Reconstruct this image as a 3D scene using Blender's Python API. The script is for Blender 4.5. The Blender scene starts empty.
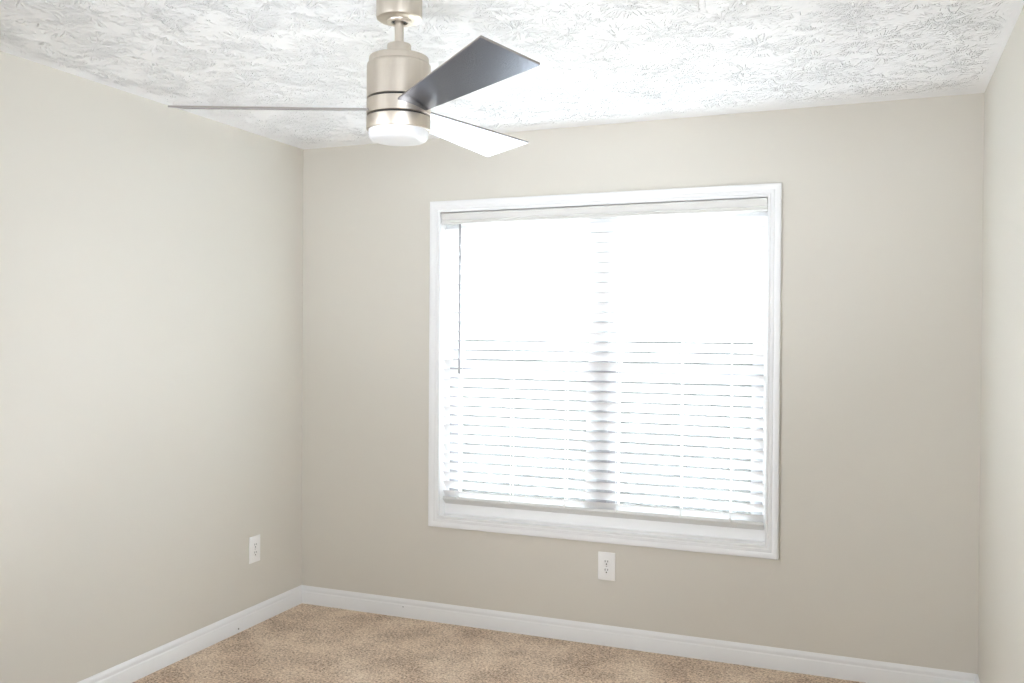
import bpy, bmesh, math, random
from mathutils import Vector, Matrix

random.seed(7)
S = bpy.context.scene
C = S.collection

# ------------------------------------------------------------------ camera
cam_d = bpy.data.cameras.new('camera')
cam = bpy.data.objects.new('camera', cam_d)
C.objects.link(cam)
R = Vector((0.92741083, 0.37398425, 0.0067033))
U = Vector((-0.00963471, 0.00596941, 0.99993577))
F = Vector((-0.37392022, 0.92741584, -0.00913932))
m = Matrix((R, U, -F)).transposed().to_4x4()
m.translation = (2.85914, -4.07504, 1.45997)
cam.matrix_world = m
cam_d.sensor_fit = 'HORIZONTAL'
cam_d.sensor_width = 36
cam_d.lens = 900.278 / 1024 * 36
cam_d.clip_start = 0.02
S.camera = cam

# ------------------------------------------------------------------ world, lights, exposure
# overcast sky above, an added dim horizon band, an added glow from below for the ceiling
SKY, HORIZON_DIM, LOW_GLOW = 48.0 / 16, 0.45 / 16, 20.0 / 16
wd = bpy.data.worlds.new('overcast_sky')
S.world = wd
wd.use_nodes = True
wt = wd.node_tree
bgn = wt.nodes['Background']
w_tc = wt.nodes.new('ShaderNodeTexCoord')
w_sep = wt.nodes.new('ShaderNodeSeparateXYZ')
wt.links.new(w_tc.outputs['Generated'], w_sep.inputs[0])
def w_band(lo, hi):
    n = wt.nodes.new('ShaderNodeMapRange')
    n.inputs['From Min'].default_value = lo
    n.inputs['From Max'].default_value = hi
    wt.links.new(w_sep.outputs[2], n.inputs['Value'])
    return n.outputs[0]
def w_mix(fac, a, b):
    n = wt.nodes.new('ShaderNodeMix')
    n.data_type = 'RGBA'
    wt.links.new(fac, n.inputs[0])
    for i, c in ((6, a), (7, b)):
        if isinstance(c, tuple):
            n.inputs[i].default_value = (*c, 1)
        else:
            wt.links.new(c, n.inputs[i])
    return n.outputs[2]
low = w_mix(w_band(-0.36, -0.26), (LOW_GLOW * 0.98, LOW_GLOW, LOW_GLOW * 1.0), (HORIZON_DIM * 0.96, HORIZON_DIM, HORIZON_DIM * 1.0))
full = w_mix(w_band(0.0, 0.06), low, (SKY * 0.88, SKY * 0.95, SKY * 1.04))
wt.links.new(full, bgn.inputs['Color'])
bgn.inputs['Strength'].default_value = 1.0

def area(name, loc, target, sx, sy, power, color=(1, 1, 1), spread=180):
    d = bpy.data.lights.new(name, 'AREA')
    d.shape = 'RECTANGLE'
    d.size, d.size_y = sx, sy
    d.energy = power
    d.color = color
    d.spread = math.radians(spread)
    o = bpy.data.objects.new(name, d)
    C.objects.link(o)
    o.location = loc
    o.rotation_euler = (Vector(target) - Vector(loc)).to_track_quat('-Z', 'Y').to_euler()
    return o

# unseen fill lamps added to bounce off the ceiling and brighten the side walls
P1, P3, P4, P6, P7 = (w / 16 for w in (1.5, 2.0, 3.0, 23.5, 25))
FILL_TINT = (0.94, 0.98, 1.05)
area('bounce_fill_rear', (2.5, -4.2, 1.7), (2.3, -3.7, 2.44), 0.5, 0.5, P1, FILL_TINT, 120)
area('bounce_fill_left', (0.3, -2.4, 0.3), (0.6, -0.5, 2.44), 0.4, 0.4, P3, FILL_TINT, 60)
area('bounce_fill_right', (2.95, -2.0, 0.3), (2.2, -0.4, 2.44), 0.4, 0.4, P4, FILL_TINT, 60)
area('cross_fill_left', (0.25, -3.9, 1.35), (3.2576, -0.5, 1.65), 1.1, 1.1, P6, FILL_TINT, 80)
area('cross_fill_right', (3.1, -3.6, 1.35), (0.0, -0.6, 1.65), 1.0, 1.0, P7, FILL_TINT, 80)
portal = area('window_portal', (1.625, 0.19, 1.3), (1.625, -1, 1.3), 1.75, 1.65, 1)
portal.data.cycles.is_portal = True

S.view_settings.view_transform = 'Standard'
S.view_settings.look = 'None'
S.view_settings.gamma = 1
S.view_settings.use_curve_mapping = False
S.view_settings.exposure = 3.93
S.cycles.use_denoising = True
S.cycles.denoising_prefilter = 'ACCURATE'
S.cycles.max_bounces = 16
S.cycles.diffuse_bounces = 10
S.cycles.transparent_max_bounces = 24

# ------------------------------------------------------------------ materials
def new_mat(name):
    mt = bpy.data.materials.new(name)
    mt.use_nodes = True
    nt = mt.node_tree
    return mt, nt, nt.nodes['Principled BSDF']

def N(nt, typ, **kw):
    n = nt.nodes.new(typ)
    for k, v in kw.items():
        if k in n.inputs:
            n.inputs[k].default_value = v
        else:
            setattr(n, k, v)
    return n

def math_n(nt, op, a=None, b=None, c=None, clamp=False):
    n = nt.nodes.new('ShaderNodeMath')
    n.operation = op
    n.use_clamp = clamp
    for i, v in enumerate((a, b, c)):
        if v is None:
            continue
        if isinstance(v, (int, float)):
            n.inputs[i].default_value = v
        else:
            nt.links.new(v, n.inputs[i])
    return n.outputs[0]

def vmath(nt, op, a, b=None):
    n = nt.nodes.new('ShaderNodeVectorMath')
    n.operation = op
    for i, v in enumerate((a, b)):
        if v is None:
            continue
        if isinstance(v, (tuple, list)):
            n.inputs[i].default_value = v
        else:
            nt.links.new(v, n.inputs[i])
    return n

def maprange(nt, v, a, b, c=0.0, d=1.0, smooth=True):
    n = nt.nodes.new('ShaderNodeMapRange')
    n.interpolation_type = 'SMOOTHSTEP' if smooth else 'LINEAR'
    nt.links.new(v, n.inputs['Value'])
    for k, x in zip(('From Min', 'From Max', 'To Min', 'To Max'), (a, b, c, d)):
        n.inputs[k].default_value = x
    return n.outputs['Result']

def bump(nt, bsdf, height, strength, dist):
    b = nt.nodes.new('ShaderNodeBump')
    b.inputs['Strength'].default_value = strength
    b.inputs['Distance'].default_value = dist
    nt.links.new(height, b.inputs['Height'])
    nt.links.new(b.outputs['Normal'], bsdf.inputs['Normal'])

def plain(name, col, rough=0.5, metal=0.0, spec=0.5, bump_scale=None, bump_d=0.0005, bump_s=0.3):
    mt, nt, b = new_mat(name)
    b.inputs['Base Color'].default_value = (*col, 1)
    b.inputs['Roughness'].default_value = rough
    b.inputs['Metallic'].default_value = metal
    b.inputs['Specular IOR Level'].default_value = spec
    if bump_scale:
        tc = N(nt, 'ShaderNodeTexCoord')
        nz = N(nt, 'ShaderNodeTexNoise', Scale=bump_scale, Detail=3.0)
        nt.links.new(tc.outputs['Object'], nz.inputs['Vector'])
        bump(nt, b, nz.outputs['Fac'], bump_s, bump_d)
    return mt

M_WALL = plain('beige_wall_paint', (0.645, 0.622, 0.562), 0.62, spec=0.3, bump_scale=260, bump_d=0.0006, bump_s=0.35)
M_TRIM = plain('white_trim_paint', (0.79, 0.80, 0.805), 0.35)
M_SILL = plain('lit_white_sill', (0.92, 0.92, 0.92), 0.45)  # whiter than the trim: bright daylight on the sill put into the colour
M_VINYL = plain('backlit_sash', (0.36, 0.36, 0.37), 0.5)  # backlit shade of sashes and mullion put into the grey
M_RAIL = plain('white_blind_rail', (0.69, 0.69, 0.67), 0.4)
M_CORD = plain('white_cord', (0.85, 0.85, 0.84), 0.8)
M_WAND = plain('backlit_tilt_wand', (0.35, 0.35, 0.36), 0.3)  # wand's darkness against the bright window put into its colour
M_PLASTIC = plain('white_outlet_plastic', (0.86, 0.86, 0.85), 0.35)
M_DARK = plain('dark_slot', (0.03, 0.03, 0.03), 0.6)
M_SCREW = plain('painted_screw', (0.55, 0.54, 0.52), 0.4)
M_BLACK = plain('black_gap', (0.012, 0.012, 0.012), 0.6)
M_NAIL = plain('grey_nail_hole', (0.22, 0.22, 0.21), 0.7)

def slat_material():
    mt, nt, b = new_mat('translucent_white_slat')
    b.inputs['Base Color'].default_value = (0.93, 0.93, 0.93, 1)
    b.inputs['Roughness'].default_value = 0.45
    tr = N(nt, 'ShaderNodeBsdfTranslucent')
    tr.inputs['Color'].default_value = (0.95, 0.95, 0.96, 1)
    mx = N(nt, 'ShaderNodeMixShader')
    mx.inputs[0].default_value = 0.15
    nt.links.new(b.outputs[0], mx.inputs[1])
    nt.links.new(tr.outputs[0], mx.inputs[2])
    nt.links.new(mx.outputs[0], nt.nodes['Material Output'].inputs['Surface'])
    return mt
M_SLAT = slat_material()

def glass_material():
    mt, nt, b = new_mat('window_glass')
    tr = N(nt, 'ShaderNodeBsdfTransparent')
    tr.inputs['Color'].default_value = (0.95, 0.97, 0.96, 1)
    gl = N(nt, 'ShaderNodeBsdfGlossy', Roughness=0.02)
    fr = N(nt, 'ShaderNodeFresnel', IOR=1.45)
    mx = N(nt, 'ShaderNodeMixShader')
    nt.links.new(fr.outputs[0], mx.inputs[0])
    nt.links.new(tr.outputs[0], mx.inputs[1])
    nt.links.new(gl.outputs[0], mx.inputs[2])
    nt.links.new(mx.outputs[0], nt.nodes['Material Output'].inputs['Surface'])
    return mt
M_GLASS = glass_material()

def nickel():
    mt, nt, b = new_mat('brushed_nickel')
    tc = N(nt, 'ShaderNodeTexCoord')
    mp = N(nt, 'ShaderNodeMapping')
    mp.inputs['Scale'].default_value = (70, 70, 1.2)
    nz = N(nt, 'ShaderNodeTexNoise', Scale=1.0, Detail=4.0)
    nt.links.new(tc.outputs['Object'], mp.inputs['Vector'])
    nt.links.new(mp.outputs[0], nz.inputs['Vector'])
    cr = N(nt, 'ShaderNodeMix', data_type='RGBA')
    cr.inputs[6].default_value = (0.58, 0.525, 0.45, 1)
    cr.inputs[7].default_value = (0.69, 0.635, 0.555, 1)
    nt.links.new(nz.outputs['Fac'], cr.inputs[0])
    nt.links.new(cr.outputs[2], b.inputs['Base Color'])
    b.inputs['Metallic'].default_value = 1.0
    b.inputs['Roughness'].default_value = 0.42
    return mt
M_NICKEL = nickel()
M_BLADE = plain('satin_silver_blade', (0.17, 0.19, 0.24), 0.26, metal=0.9)
M_EDGE = plain('grey_blade_edge', (0.20, 0.18, 0.165), 0.5)

def frosted():
    mt, nt, b = new_mat('frosted_white_glass')
    b.inputs['Base Color'].default_value = (0.70, 0.71, 0.72, 1)
    b.inputs['Roughness'].default_value = 0.35
    b.inputs['Subsurface Weight'].default_value = 0.3
    b.inputs['Subsurface Radius'].default_value = (0.02, 0.02, 0.02)
    return mt
M_FROST = frosted()

def carpet():
    mt, nt, b = new_mat('beige_carpet')
    tc = N(nt, 'ShaderNodeTexCoord')
    fine = N(nt, 'ShaderNodeTexNoise', Scale=95.0, Detail=3.0, Roughness=0.7)
    vor = N(nt, 'ShaderNodeTexVoronoi', Scale=170.0)
    big = N(nt, 'ShaderNodeTexNoise', Scale=4.5, Detail=3.0, Roughness=0.55)  # broad blotches: shading of the brushed pile put into the colour
    for n in (fine, vor, big):
        nt.links.new(tc.outputs['Object'], n.inputs['Vector'])
    ramp = N(nt, 'ShaderNodeValToRGB')
    e = ramp.color_ramp.elements
    e[0].position, e[0].color = 0.30, (0.31, 0.205, 0.135, 1)
    e[1].position, e[1].color = 0.70, (0.96, 0.81, 0.64, 1)
    k = ramp.color_ramp.elements.new(0.5)
    k.color = (0.71, 0.535, 0.385, 1)
    sep = N(nt, 'ShaderNodeSeparateColor')
    nt.links.new(vor.outputs['Color'], sep.inputs[0])
    f1 = math_n(nt, 'MULTIPLY_ADD', sep.outputs[0], 0.22, -0.11)
    f2 = math_n(nt, 'ADD', fine.outputs['Fac'], f1)
    f3 = math_n(nt, 'MULTIPLY_ADD', big.outputs['Fac'], 0.5, -0.25)
    f4 = math_n(nt, 'ADD', f2, f3)
    nt.links.new(f4, ramp.inputs[0])
    nt.links.new(ramp.outputs[0], b.inputs['Base Color'])
    b.inputs['Roughness'].default_value = 0.95
    b.inputs['Specular IOR Level'].default_value = 0.1
    b.inputs['Sheen Weight'].default_value = 0.2
    bump(nt, b, f2, 0.9, 0.012)
    return mt
M_CARPET = carpet()

def stomp_ceiling():
    """white ceiling with a stomped crow's-foot plaster texture: bursts of radial ridges"""
    mt, nt, b = new_mat('stomped_white_ceiling')
    b.inputs['Base Color'].default_value = (0.88, 0.89, 0.90, 1)
    b.inputs['Roughness'].default_value = 0.75
    b.inputs['Specular IOR Level'].default_value = 0.25
    tc = N(nt, 'ShaderNodeTexCoord')
    warp = N(nt, 'ShaderNodeTexNoise', Scale=9.0, Detail=2.0)
    nt.links.new(tc.outputs['Object'], warp.inputs['Vector'])
    w1 = vmath(nt, 'SUBTRACT', warp.outputs['Color'], (0.5, 0.5, 0.5)).outputs[0]
    w2 = vmath(nt, 'MULTIPLY', w1, (0.03, 0.03, 0.0)).outputs[0]
    base = vmath(nt, 'ADD', tc.outputs['Object'], w2).outputs[0]
    layers = []
    for off, sc, kk in (((0, 0, 0), 4.4, 5.0), ((3.37, 7.71, 0), 5.0, 4.4), ((9.1, 1.9, 0), 5.6, 4.8)):
        p = vmath(nt, 'ADD', base, off).outputs[0]
        q = vmath(nt, 'MULTIPLY', p, (sc, sc, 0)).outputs[0]
        v = N(nt, 'ShaderNodeTexVoronoi', Scale=1.0)
        v.voronoi_dimensions = '2D'
        nt.links.new(q, v.inputs['Vector'])
        d = vmath(nt, 'SUBTRACT', q, v.outputs['Position']).outputs[0]
        nrm = vmath(nt, 'NORMALIZE', d).outputs[0]
        ln = vmath(nt, 'LENGTH', d).outputs['Value']
        dirs = vmath(nt, 'MULTIPLY', nrm, (kk, kk, 0)).outputs[0]
        sep = N(nt, 'ShaderNodeSeparateColor')
        nt.links.new(v.outputs['Color'], sep.inputs[0])
        z = math_n(nt, 'MULTIPLY_ADD', sep.outputs[0], 40.0, math_n(nt, 'MULTIPLY', ln, 1.5))
        cmb = N(nt, 'ShaderNodeCombineXYZ')
        sx = N(nt, 'ShaderNodeSeparateXYZ')
        nt.links.new(dirs, sx.inputs[0])
        nt.links.new(sx.outputs[0], cmb.inputs[0])
        nt.links.new(sx.outputs[1], cmb.inputs[1])
        nt.links.new(z, cmb.inputs[2])
        nz = N(nt, 'ShaderNodeTexNoise', Scale=1.0, Detail=1.5, Roughness=0.5)
        nt.links.new(cmb.outputs[0], nz.inputs['Vector'])
        dev = math_n(nt, 'ABSOLUTE', math_n(nt, 'SUBTRACT', nz.outputs['Fac'], 0.5))
        ridge = maprange(nt, dev, 0.055, 0.012)
        brk = N(nt, 'ShaderNodeTexNoise', Scale=26.0, Detail=1.0)
        nt.links.new(p, brk.inputs['Vector'])
        ridge = math_n(nt, 'MULTIPLY', ridge, maprange(nt, brk.outputs['Fac'], 0.42, 0.58))
        msk = math_n(nt, 'MULTIPLY', maprange(nt, ln, 0.04, 0.14), maprange(nt, ln, 0.62, 0.4))
        layers.append(math_n(nt, 'MULTIPLY', ridge, msk))
    h = math_n(nt, 'MAXIMUM', math_n(nt, 'MAXIMUM', layers[0], layers[1]), layers[2])
    fine = N(nt, 'ShaderNodeTexNoise', Scale=70.0, Detail=2.0)
    nt.links.new(tc.outputs['Object'], fine.inputs['Vector'])
    h = math_n(nt, 'ADD', h, math_n(nt, 'MULTIPLY', fine.outputs['Fac'], 0.12))
    # the plaster is brushed smooth in a narrow band along the walls
    sx = N(nt, 'ShaderNodeSeparateXYZ')
    nt.links.new(tc.outputs['Object'], sx.inputs[0])
    edge = math_n(nt, 'MULTIPLY', maprange(nt, sx.outputs[1], -0.05, -0.16),
                  math_n(nt, 'MULTIPLY', maprange(nt, sx.outputs[0], 0.02, 0.08), maprange(nt, sx.outputs[0], 3.24, 3.18)))
    h = math_n(nt, 'MULTIPLY', h, edge)
    bump(nt, b, h, 1.0, 0.0058)
    return mt
M_CEIL = stomp_ceiling()

# ------------------------------------------------------------------ mesh helpers
def add_box(bm, x0, x1, y0, y1, z0, z1, bevel=0.0, seg=2, mtx=None):
    r = bmesh.ops.create_cube(bm, size=1.0)
    vs = r['verts']
    for v in vs:
        v.co = Vector((x0 + (v.co.x + .5) * (x1 - x0), y0 + (v.co.y + .5) * (y1 - y0), z0 + (v.co.z + .5) * (z1 - z0)))
    if bevel:
        es = list({e for v in vs for e in v.link_edges})
        r = bmesh.ops.bevel(bm, geom=es, offset=bevel, segments=seg, affect='EDGES', profile=0.5)
        vs = list({v for f in r['faces'] for v in f.verts} | {v for v in vs if v.is_valid})
    if mtx is not None:
        for v in vs:
            v.co = mtx @ v.co
    return vs

def add_lathe(bm, prof, n=72, center=(0, 0, 0), cap=True):
    rings = []
    for r, z in prof:
        if r < 1e-6:
            rings.append([bm.verts.new((center[0], center[1], center[2] + z))])
        else:
            rings.append([bm.verts.new((center[0] + r * math.cos(2 * math.pi * i / n),
                                        center[1] + r * math.sin(2 * math.pi * i / n), center[2] + z)) for i in range(n)])
    for a, b in zip(rings, rings[1:]):
        for i in range(n):
            j = (i + 1) % n
            if len(a) == 1 and len(b) == 1:
                continue
            if len(a) == 1:
                bm.faces.new((a[0], b[i], b[j]))
            elif len(b) == 1:
                bm.faces.new((a[i], a[j], b[0]))
            else:
                bm.faces.new((a[i], a[j], b[j], b[i]))
    if cap:
        for rg in (rings[0], rings[-1]):
            if len(rg) > 1:
                bm.faces.new(rg)

def add_tube(bm, pts, r, n=8):
    pts = [Vector(p) for p in pts]
    rings = []
    for i, p in enumerate(pts):
        t = (pts[min(i + 1, len(pts) - 1)] - pts[max(i - 1, 0)]).normalized()
        a = t.orthogonal().normalized()
        if rings:
            a = (prev - t * prev.dot(t)).normalized()
        prev = a
        b = t.cross(a)
        rings.append([bm.verts.new(p + r * (math.cos(2 * math.pi * k / n) * a + math.sin(2 * math.pi * k / n) * b)) for k in range(n)])
    for a, b in zip(rings, rings[1:]):
        for k in range(n):
            bm.faces.new((a[k], a[(k + 1) % n], b[(k + 1) % n], b[k]))
    bm.faces.new(rings[0])
    bm.faces.new(rings[-1])

def loft(bm, sections, closed_loop=False, cap=True):
    """sections: lists of points, each a closed profile"""
    rs = [[bm.verts.new(p) for p in s] for s in sections]
    n = len(rs[0])
    pairs = list(zip(rs, rs[1:]))
    if closed_loop:
        pairs.append((rs[-1], rs[0]))
    for a, b in pairs:
        for k in range(n):
            bm.faces.new((a[k], a[(k + 1) % n], b[(k + 1) % n], b[k]))
    if cap and not closed_loop:
        bm.faces.new(rs[0])
        bm.faces.new(rs[-1])

def obj(name, bm, mat, parent=None, loc=None, angle=32, world_verts=False):
    """one mesh object; vertices are given relative to the parent"""
    bmesh.ops.recalc_face_normals(bm, faces=bm.faces[:])
    for f in bm.faces:
        f.smooth = True
    for e in bm.edges:
        if len(e.link_faces) == 2:
            e.smooth = e.calc_face_angle(0) < math.radians(angle)
    me = bpy.data.meshes.new(name)
    bm.to_mesh(me)
    bm.free()
    for mt in (mat if isinstance(mat, (list, tuple)) else [mat]):
        me.materials.append(mt)
    o = bpy.data.objects.new(name, me)
    C.objects.link(o)
    if parent is not None:
        o.parent = parent
    if loc is not None:
        o.location = loc
    return o

def thing(name, label, cat, loc=(0, 0, 0), rz=0.0, group=None):
    o = bpy.data.objects.new(name, None)
    o.empty_display_size = 0.1
    C.objects.link(o)
    o.location = loc
    o.rotation_euler = (0, 0, rz)
    o['label'] = label
    o['category'] = cat
    if group:
        o['group'] = group
    return o

def struct(o, label, cat):
    o['kind'] = 'structure'
    o['label'] = label
    o['category'] = cat
    return o

def B():
    return bmesh.new()

# ------------------------------------------------------------------ room shell
W, H = 3.2576, 2.44
YR = -4.9                      # rear wall
# clear opening of the window, at the inner edge of its casing
OX0, OX1, OZ0, OZ1 = 0.8276, 2.4205, 0.5385, 2.0641
WT = 0.15                      # thickness of the outer wall
JL = 0.012                     # jamb liner thickness

bm = B(); add_box(bm, -0.15, W + 0.15, YR - 0.15, WT, -0.12, 0.0)
struct(obj('floor', bm, M_CARPET), 'beige cut-pile carpet over the whole room floor', 'floor')
bm = B(); add_box(bm, -0.15, W + 0.15, YR - 0.15, WT, H, H + 0.12)
struct(obj('ceiling', bm, M_CEIL), 'white ceiling with stomped plaster texture', 'ceiling')
bm = B(); add_box(bm, -0.12, 0.0, YR, 0.0, 0.0, H)
struct(obj('wall_left', bm, M_WALL), 'plain beige painted wall on the left', 'wall')
bm = B(); add_box(bm, W, W + 0.12, YR, 0.0, 0.0, H)
struct(obj('wall_right', bm, M_WALL), 'plain beige painted wall along the right edge', 'wall')
bm = B(); add_box(bm, -0.12, W + 0.12, YR - 0.12, YR, 0.0, H)
struct(obj('wall_rear', bm, M_WALL), 'beige painted wall behind the camera', 'wall')

def ring_wall(bm, X0, X1, Z0, Z1, x0, x1, z0, z1, y0, y1):
    o = [(X0, Z0), (X1, Z0), (X1, Z1), (X0, Z1)]
    i = [(x0, z0), (x1, z0), (x1, z1), (x0, z1)]
    sec = []
    for (a, b), (c, d) in zip(o, i):
        sec.append([(a, y0, b), (c, y0, d), (c, y1, d), (a, y1, b)])
    loft(bm, sec, closed_loop=True)

bm = B()
ring_wall(bm, -0.12, W + 0.12, 0.0, H, OX0 - JL, OX1 + JL, OZ0 - JL, OZ1 + JL, 0.0, WT)
struct(obj('wall_back', bm, M_WALL), 'beige wall holding the window, facing the camera', 'wall')

# baseboards: one moulded profile (distance from the wall, height)
HB, TB = 0.0935, 0.014
BP = [(0, 0), (TB, 0), (TB, 0.060), (TB - 0.001, 0.0625), (TB - 0.0035, 0.0655), (TB - 0.004, 0.071), (TB - 0.0035, 0.076),
      (TB - 0.0045, 0.0815), (TB - 0.007, 0.086), (TB - 0.0095, 0.0905), (0.003, HB), (0, HB)]
bm = B()
loft(bm, [[(d, YR, z) for d, z in BP], [(d, -d, z) for d, z in BP]])
bl = struct(obj('baseboard_left', bm, M_TRIM), 'white moulded baseboard along the left wall', 'baseboard')
bm = B()
loft(bm, [[(d, -d, z) for d, z in BP], [(W - d, -d, z) for d, z in BP]])
bb = struct(obj('baseboard_back', bm, M_TRIM), 'white moulded baseboard under the window wall', 'baseboard')
bm = B()
loft(bm, [[(W - d, -d, z) for d, z in BP], [(W - d, YR, z) for d, z in BP]])
struct(obj('baseboard_right', bm, M_TRIM), 'white moulded baseboard along the right wall', 'baseboard')
bm = B()
bmesh.ops.create_cone(bm, cap_ends=True, segments=14, radius1=0.0042, radius2=0.0036, depth=0.002,
                      matrix=Matrix.Translation((TB + 0.0008, -0.5353, 0.0200)) @ Matrix.Rotation(math.pi / 2, 4, 'Y'))
obj('nail_hole', bm, M_NAIL, bl)
bm = B()
bmesh.ops.create_cone(bm, cap_ends=True, segments=14, radius1=0.003, radius2=0.0026, depth=0.002,
                      matrix=Matrix.Translation((0.63, -TB - 0.0008, 0.055)) @ Matrix.Rotation(math.pi / 2, 4, 'X'))
obj('nail_hole', bm, M_NAIL, bb)

# ------------------------------------------------------------------ window casing (trim) : profile swept round the opening, mitred
CW = 0.0565
CP = [(0.0, 0.0), (0.0, 0.0105), (0.002, 0.0122), (0.009, 0.0125), (0.011, 0.0105), (0.0135, 0.0105), (0.0165, 0.0135),
      (0.026, 0.0145), (0.029, 0.0125), (0.0315, 0.0130), (0.036, 0.0165), (0.046, 0.0180), (0.0535, 0.0180), (CW, 0.0155), (CW, 0.0)]
corners = [(OX0, OZ0, -1, -1), (OX1, OZ0, 1, -1), (OX1, OZ1, 1, 1), (OX0, OZ1, -1, 1)]
bm = B()
loft(bm, [[(x + sx * t, -d, z + sz * t) for t, d in CP] for x, z, sx, sz in corners], closed_loop=True)
struct(obj('trim_1', bm, M_TRIM), 'white moulded casing framing the window', 'trim')

# ------------------------------------------------------------------ window : twin sash window
win = bpy.data.objects.new('window_1', None)
C.objects.link(win)
win.location = (0, 0, 0)
struct(win, 'twin window with sashes tinted grey as if backlit behind the closed blind', 'window')
MX = 1.655
FY0, FY1 = 0.066, 0.150
bm = B()
ring_wall(bm, OX0 - JL, OX1 + JL, OZ0 - JL, OZ1 + JL, OX0, OX1, OZ0, OZ1, -0.0005, FY0)
obj('jamb', bm, M_SILL, win)
FR = 0.020
bm = B()
ring_wall(bm, OX0 - JL, OX1 + JL, OZ0 - JL, OZ1 + JL, OX0 + FR, OX1 - FR, OZ0 + 0.052, OZ1 - 0.075, FY0, FY1)
obj('window_frame', bm, M_SILL, win)
bm = B(); add_box(bm, OX0, OX1, FY0 - 0.008, FY1 - 0.02, OZ0, OZ0 + 0.053, 0.003)
obj('window_sill', bm, M_SILL, win)
bm = B(); add_box(bm, OX0, OX1, FY0 - 0.008, FY1 - 0.02, OZ1 - 0.076, OZ1, 0.003)
obj('window_head', bm, M_TRIM, win)
bm = B(); add_box(bm, MX - 0.028, MX + 0.028, FY0 - 0.002, FY1, OZ0 + 0.050, OZ1 - 0.075 + 0.004, 0.004)
obj('mullion', bm, M_VINYL, win)
ZM = 1.288
def sash(x0, x1, z0, z1, y0, y1, rail_top, rail_bot):
    st = 0.052
    b_ = B()
    ring_wall(b_, x0, x1, z0, z1, x0 + st, x1 - st, z0 + rail_bot, z1 - rail_top, y0, y1)
    s = obj('sash', b_, M_VINYL, win)
    g = B(); add_box(g, x0 + st - 0.004, x1 - st + 0.004, (y0 + y1) / 2 - 0.002, (y0 + y1) / 2 + 0.002, z0 + rail_bot - 0.004, z1 - rail_top + 0.004)
    obj('glass_pane', g, M_GLASS, s)
for x0, x1 in ((OX0 + FR, MX - 0.028), (MX + 0.028, OX1 - FR)):
    sash(x0, x1, OZ0 + 0.052, ZM + 0.018, 0.070, 0.098, 0.036, 0.040)
    sash(x0, x1, ZM - 0.016, OZ1 - 0.075, 0.104, 0.132, 0.036, 0.034)

# ------------------------------------------------------------------ window blind
blind = thing('window_blind', 'white horizontal slat blind lowered nearly to the sill inside the window casing', 'blind',
              (0, 0, 0))
BX0, BX1 = OX0 + 0.006, OX1 - 0.009
# valance with crown profile (y, z)
VP = [(-0.006, 2.0600), (-0.0085, 2.0560), (-0.0085, 2.0520), (-0.0065, 2.0490), (-0.0050, 2.0420), (-0.0035, 2.0340), (-0.0005, 2.0275),
      (0.0012, 2.0250), (-0.0035, 2.0225), (-0.0045, 2.0190), (-0.0030, 2.0165), (-0.0010, 2.0150), (-0.0030, 2.0130), (-0.0030, 2.0080), (-0.0005, 2.0050),
      (0.010, 2.0050), (0.010, 2.0600)]
bm = B()
loft(bm, [[(OX0 + 0.003, y, z) for y, z in VP], [(OX1 - 0.003, y, z) for y, z in VP]])
obj('valance', bm, M_RAIL, blind)
bm = B(); add_box(bm, BX0, BX1, 0.012, 0.064, 2.005, 2.060, 0.003)
obj('headrail', bm, M_RAIL, blind)

YB = 0.037                      # middle plane of the slats
PITCH = 0.04715
Z_LAST = 0.6915 - PITCH
TILT = math.radians(50.5)
def slat_profile(w, th, sag, tilt, cy, cz, n=8):
    up, dn = [], []
    for i in range(n + 1):
        s = -w / 2 + w * i / n
        c = sag * (1 - (2 * s / w) ** 2)
        up.append((s, c + th / 2)); dn.append((s, c - th / 2))
    pr = up + dn[::-1]
    # s runs from the glass side to the room side; room side edge is raised
    return [(cy - s * math.cos(tilt) - c * math.sin(tilt), cz + s * math.sin(tilt) + -c * -math.cos(tilt)) for s, c in pr]
bm = B()
nsl = 0
z = Z_LAST
zs = []
while z < 2.0:
    zs.append(z); z += PITCH
for z in zs:
    ti = TILT + random.uniform(-0.02, 0.02)
    p = slat_profile(0.0505, 0.0026, 0.0015, ti, YB, z)
    dz = random.uniform(-0.0007, 0.0007)
    loft(bm, [[(BX0 + 0.002, y, zz) for y, zz in p], [(BX1 - 0.002, y, zz + dz) for y, zz in p]])
obj('slat_panel', bm, M_SLAT, blind)

# bottom rail, tilted like the slats, with two spare slats lying on it
bm = B()
add_box(bm, BX0 + 0.001, BX1 - 0.001, -0.025, 0.025, -0.008, 0.008, 0.004, 3,
        Matrix.Translation((0, YB, 0.612)) @ Matrix.Rotation(-math.radians(40), 4, 'X'))
obj('bottom_rail', bm, M_RAIL, blind)

# ladder cords: a front and a back string with one rung under each slat
LX = [0.924, 1.205, 1.487, 1.737, 2.043, 2.265]
ztop = 2.006
hw = 0.0265 * math.cos(TILT)
for x in LX:
    bm = B()
    add_tube(bm, [(x, YB - hw - 0.002, ztop), (x, YB - hw - 0.002, 1.3), (x, YB - hw - 0.002, 0.64)], 0.0011, 6)
    add_tube(bm, [(x, YB + hw + 0.002, ztop), (x, YB + hw + 0.002, 1.3), (x, YB + hw + 0.002, 0.61)], 0.0011, 6)
    for z in zs:
        add_tube(bm, [(x, YB - hw - 0.002, z + 0.0165), (x, YB + hw + 0.002, z - 0.0225)], 0.0008, 5)
    obj('ladder_cord', bm, M_CORD, blind)
    bm = B()
    add_lathe(bm, [(0.0001, 0.009), (0.004, 0.008), (0.0055, 0.003), (0.0055, -0.003), (0.004, -0.007), (0.0001, -0.008)], 14,
              (x, YB - 0.028, 0.633))
    obj('cord_button', bm, M_CORD, blind)

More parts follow.
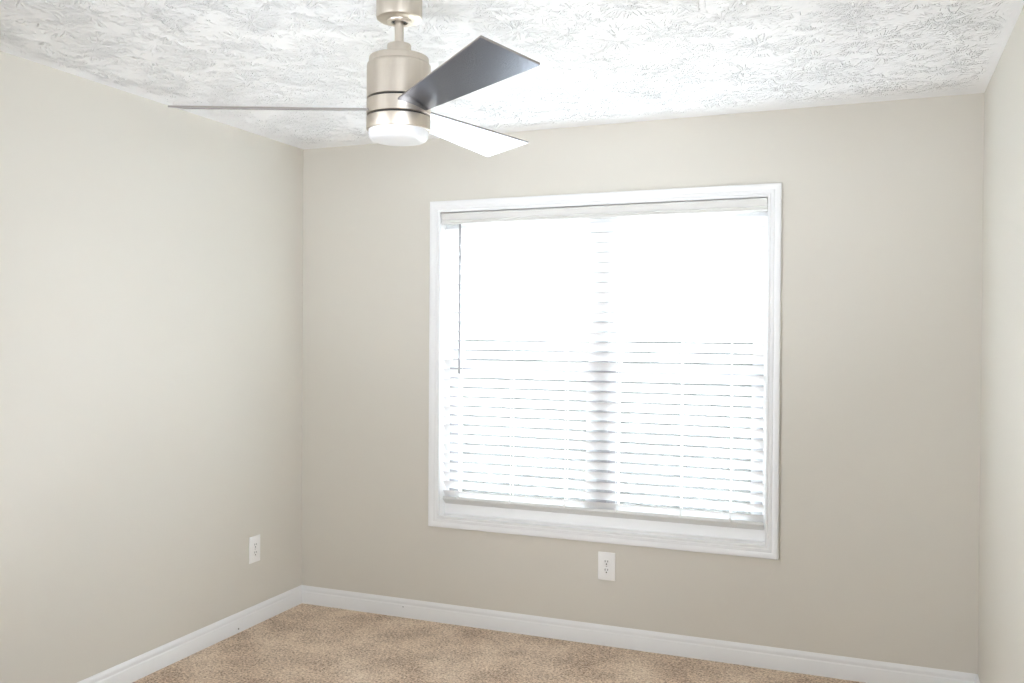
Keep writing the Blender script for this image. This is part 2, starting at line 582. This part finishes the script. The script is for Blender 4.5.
# tilt wand hanging in front of the slats
wx = 0.931
bm = B()
add_lathe(bm, [(0.0055, 0.0), (0.0055, -0.715), (0.006, -0.72), (0.006, -0.745), (0.003, -0.750)], 8, (wx, 0.004, 2.004))
obj('tilt_wand', bm, M_WAND, blind)

# ------------------------------------------------------------------ outlets
def outlet(label, loc, rz):
    """built facing -y with its back on y = 0, centred on the origin"""
    t = thing('wall_outlet', label, 'outlet', loc, rz, 'wall outlets')
    bm = B(); add_box(bm, -0.0415, 0.0415, -0.006, 0.0, -0.0655, 0.0655, 0.0022, 3)
    obj('cover_plate', bm, M_PLASTIC, t)
    for s in (1, -1):
        cz = s * 0.0195
        bm = B()
        pts = []
        for k in range(40):
            a = 2 * math.pi * k / 40
            x, zz = 0.0172 * math.cos(a), 0.0172 * math.sin(a)
            zz = max(-0.0135, min(0.0135, zz))
            pts.append((x, zz))
        loft(bm, [[(x, -0.0055, cz + zz) for x, zz in pts], [(x, -0.0078, cz + zz) for x, zz in pts],
                  [(x * 0.96, -0.0084, cz + zz * 0.96) for x, zz in pts]])
        r = obj('receptacle', bm, M_PLASTIC, t)
        for dx, hh in ((-0.0063, 0.0047), (0.0063, 0.0039)):
            bm = B(); add_box(bm, dx - 0.0013, dx + 0.0013, -0.0088, -0.0070, cz + 0.0045 - hh, cz + 0.0045 + hh)
            obj('slot', bm, M_DARK, r)
        bm = B()
        pts = [(0.0029 * math.cos(a), 0.0029 * math.sin(a)) for a in [math.pi * k / 10 for k in range(11)]] + [(-0.0029, -0.0034), (0.0029, -0.0034)]
        loft(bm, [[(x, -0.0070, cz - 0.0078 + zz) for x, zz in pts], [(x, -0.0088, cz - 0.0078 + zz) for x, zz in pts]])
        obj('ground_slot', bm, M_DARK, r)
    bm = B()
    bmesh.ops.create_cone(bm, cap_ends=True, segments=20, radius1=0.0036, radius2=0.003, depth=0.0022,
                          matrix=Matrix.Translation((0, -0.0066, 0)) @ Matrix.Rotation(math.pi / 2, 4, 'X'))
    obj('screw', bm, M_SCREW, t)
    return t
outlet('white duplex wall outlet under the window on the back wall', (1.7035, 0, 0.3715), 0.0)
outlet('white duplex wall outlet on the left wall near the corner', (0, -0.401, 0.3765), math.radians(90))

# ------------------------------------------------------------------ ceiling fan
AX, AY = 1.5514, -1.7358
fan = thing('ceiling_fan', 'brushed nickel three-blade ceiling fan with a white glass light, hanging from the ceiling', 'ceiling fan', (AX, AY, 0))
bm = B()
add_lathe(bm, [(0.0665, 2.4405), (0.0672, 2.436), (0.0672, 2.387), (0.0660, 2.3825), (0.0630, 2.3800), (0.055, 2.3780), (0.0365, 2.3770),
               (0.0355, 2.3730), (0.0330, 2.3705), (0.0245, 2.3705), (0.0235, 2.375), (0.0235, 2.398)], 96)
can = obj('canopy', bm, M_NICKEL, fan)
bm = B()
add_lathe(bm, [(0.0232, 2.397), (0.0232, 2.3775), (0.0215, 2.3740), (0.0125, 2.3740), (0.0125, 2.397)], 48)
obj('hanger_bushing', bm, M_BLACK, can)
bm = B(); add_lathe(bm, [(0.0133, 2.396), (0.0133, 2.295)], 40)
obj('downrod', bm, M_NICKEL, fan)
bm = B()
add_lathe(bm, [(0.0130, 2.3090), (0.030, 2.3085), (0.0335, 2.3070), (0.0350, 2.3040), (0.0350, 2.273), (0.0350, 2.269)], 64)
obj('collar', bm, M_NICKEL, fan)
bm = B()
add_lathe(bm, [(0.030, 2.2740), (0.060, 2.2730), (0.080, 2.2700), (0.0868, 2.2670), (0.0880, 2.2630), (0.0880, 2.2500), (0.0915, 2.2475), (0.0935, 2.2440),
               (0.0938, 2.2400), (0.0938, 2.1475), (0.0930, 2.1465), (0.084, 2.1465)], 96)
obj('motor_housing', bm, M_NICKEL, fan)
bm = B()
add_lathe(bm, [(0.084, 2.1480), (0.084, 2.088)], 72)
obj('shadow_gap', bm, M_BLACK, fan)
bm = B()
add_lathe(bm, [(0.084, 2.1405), (0.0930, 2.1405), (0.0938, 2.1395), (0.0940, 2.0985), (0.0930, 2.0975), (0.084, 2.0975)], 96)
obj('blade_hub', bm, M_NICKEL, fan)
bm = B()
add_lathe(bm, [(0.084, 2.0915), (0.0930, 2.0915), (0.0940, 2.0905), (0.0942, 2.0560), (0.0930, 2.0540), (0.088, 2.0535)], 96)
obj('light_ring', bm, M_NICKEL, fan)
bm = B()
add_lathe(bm, [(0.0880, 2.0560), (0.0880, 2.0500), (0.0872, 2.0380), (0.0855, 2.0325), (0.0825, 2.0280), (0.0780, 2.0250), (0.070, 2.0232), (0.050, 2.0216), (0.0, 2.0208)], 96)
obj('glass_shade', bm, M_FROST, fan)

TH0, PT, ZB = -0.6419, -0.2147, 2.1158
# blade outline (radius, chord) seen from above
OUT = [(0.085, -0.0433), (0.6533, -0.0916), (0.6492, 0.0776), (0.083, 0.0495)]
def blade_mesh():
    bm = B()
    th = 0.0055
    cs = []
    # slightly round the four corners
    for i, c in enumerate(OUT):
        p = Vector(c); a = Vector(OUT[i - 1]); b = Vector(OUT[(i + 1) % 4])
        r = 0.004
        pa = p + (a - p).normalized() * r; pb = p + (b - p).normalized() * r
        for k in range(5):
            t = k / 4
            cs.append((1 - t) ** 2 * pa + 2 * t * (1 - t) * p + t * t * pb)
    e = 0.0008
    cx = sum((q for q in cs), Vector((0, 0))) / len(cs)
    def inset(q): return q + (cx - q).normalized() * e
    loft(bm, [[(q.x, q.y, -th / 2) for q in map(inset, cs)], [(q.x, q.y, -th / 2 + e) for q in cs],
              [(q.x, q.y, th / 2 - e) for q in cs], [(q.x, q.y, th / 2) for q in map(inset, cs)]])
    bm.normal_update()
    for f in bm.faces:
        f.material_index = 0 if abs(f.normal.z) > 0.9 else 1
    return bm
b0 = None
for k in range(3):
    if b0 is None:
        b0 = o = obj('blade', blade_mesh(), [M_BLADE, M_EDGE], fan)
    else:
        o = b0.copy(); C.objects.link(o); o.parent = fan
    o.location = (0, 0, ZB)
    o.rotation_mode = 'XYZ'
    mm = Matrix.Rotation(TH0 + k * 2 * math.pi / 3, 4, 'Z') @ Matrix.Rotation(PT, 4, 'X')
    o.rotation_euler = mm.to_euler('XYZ')
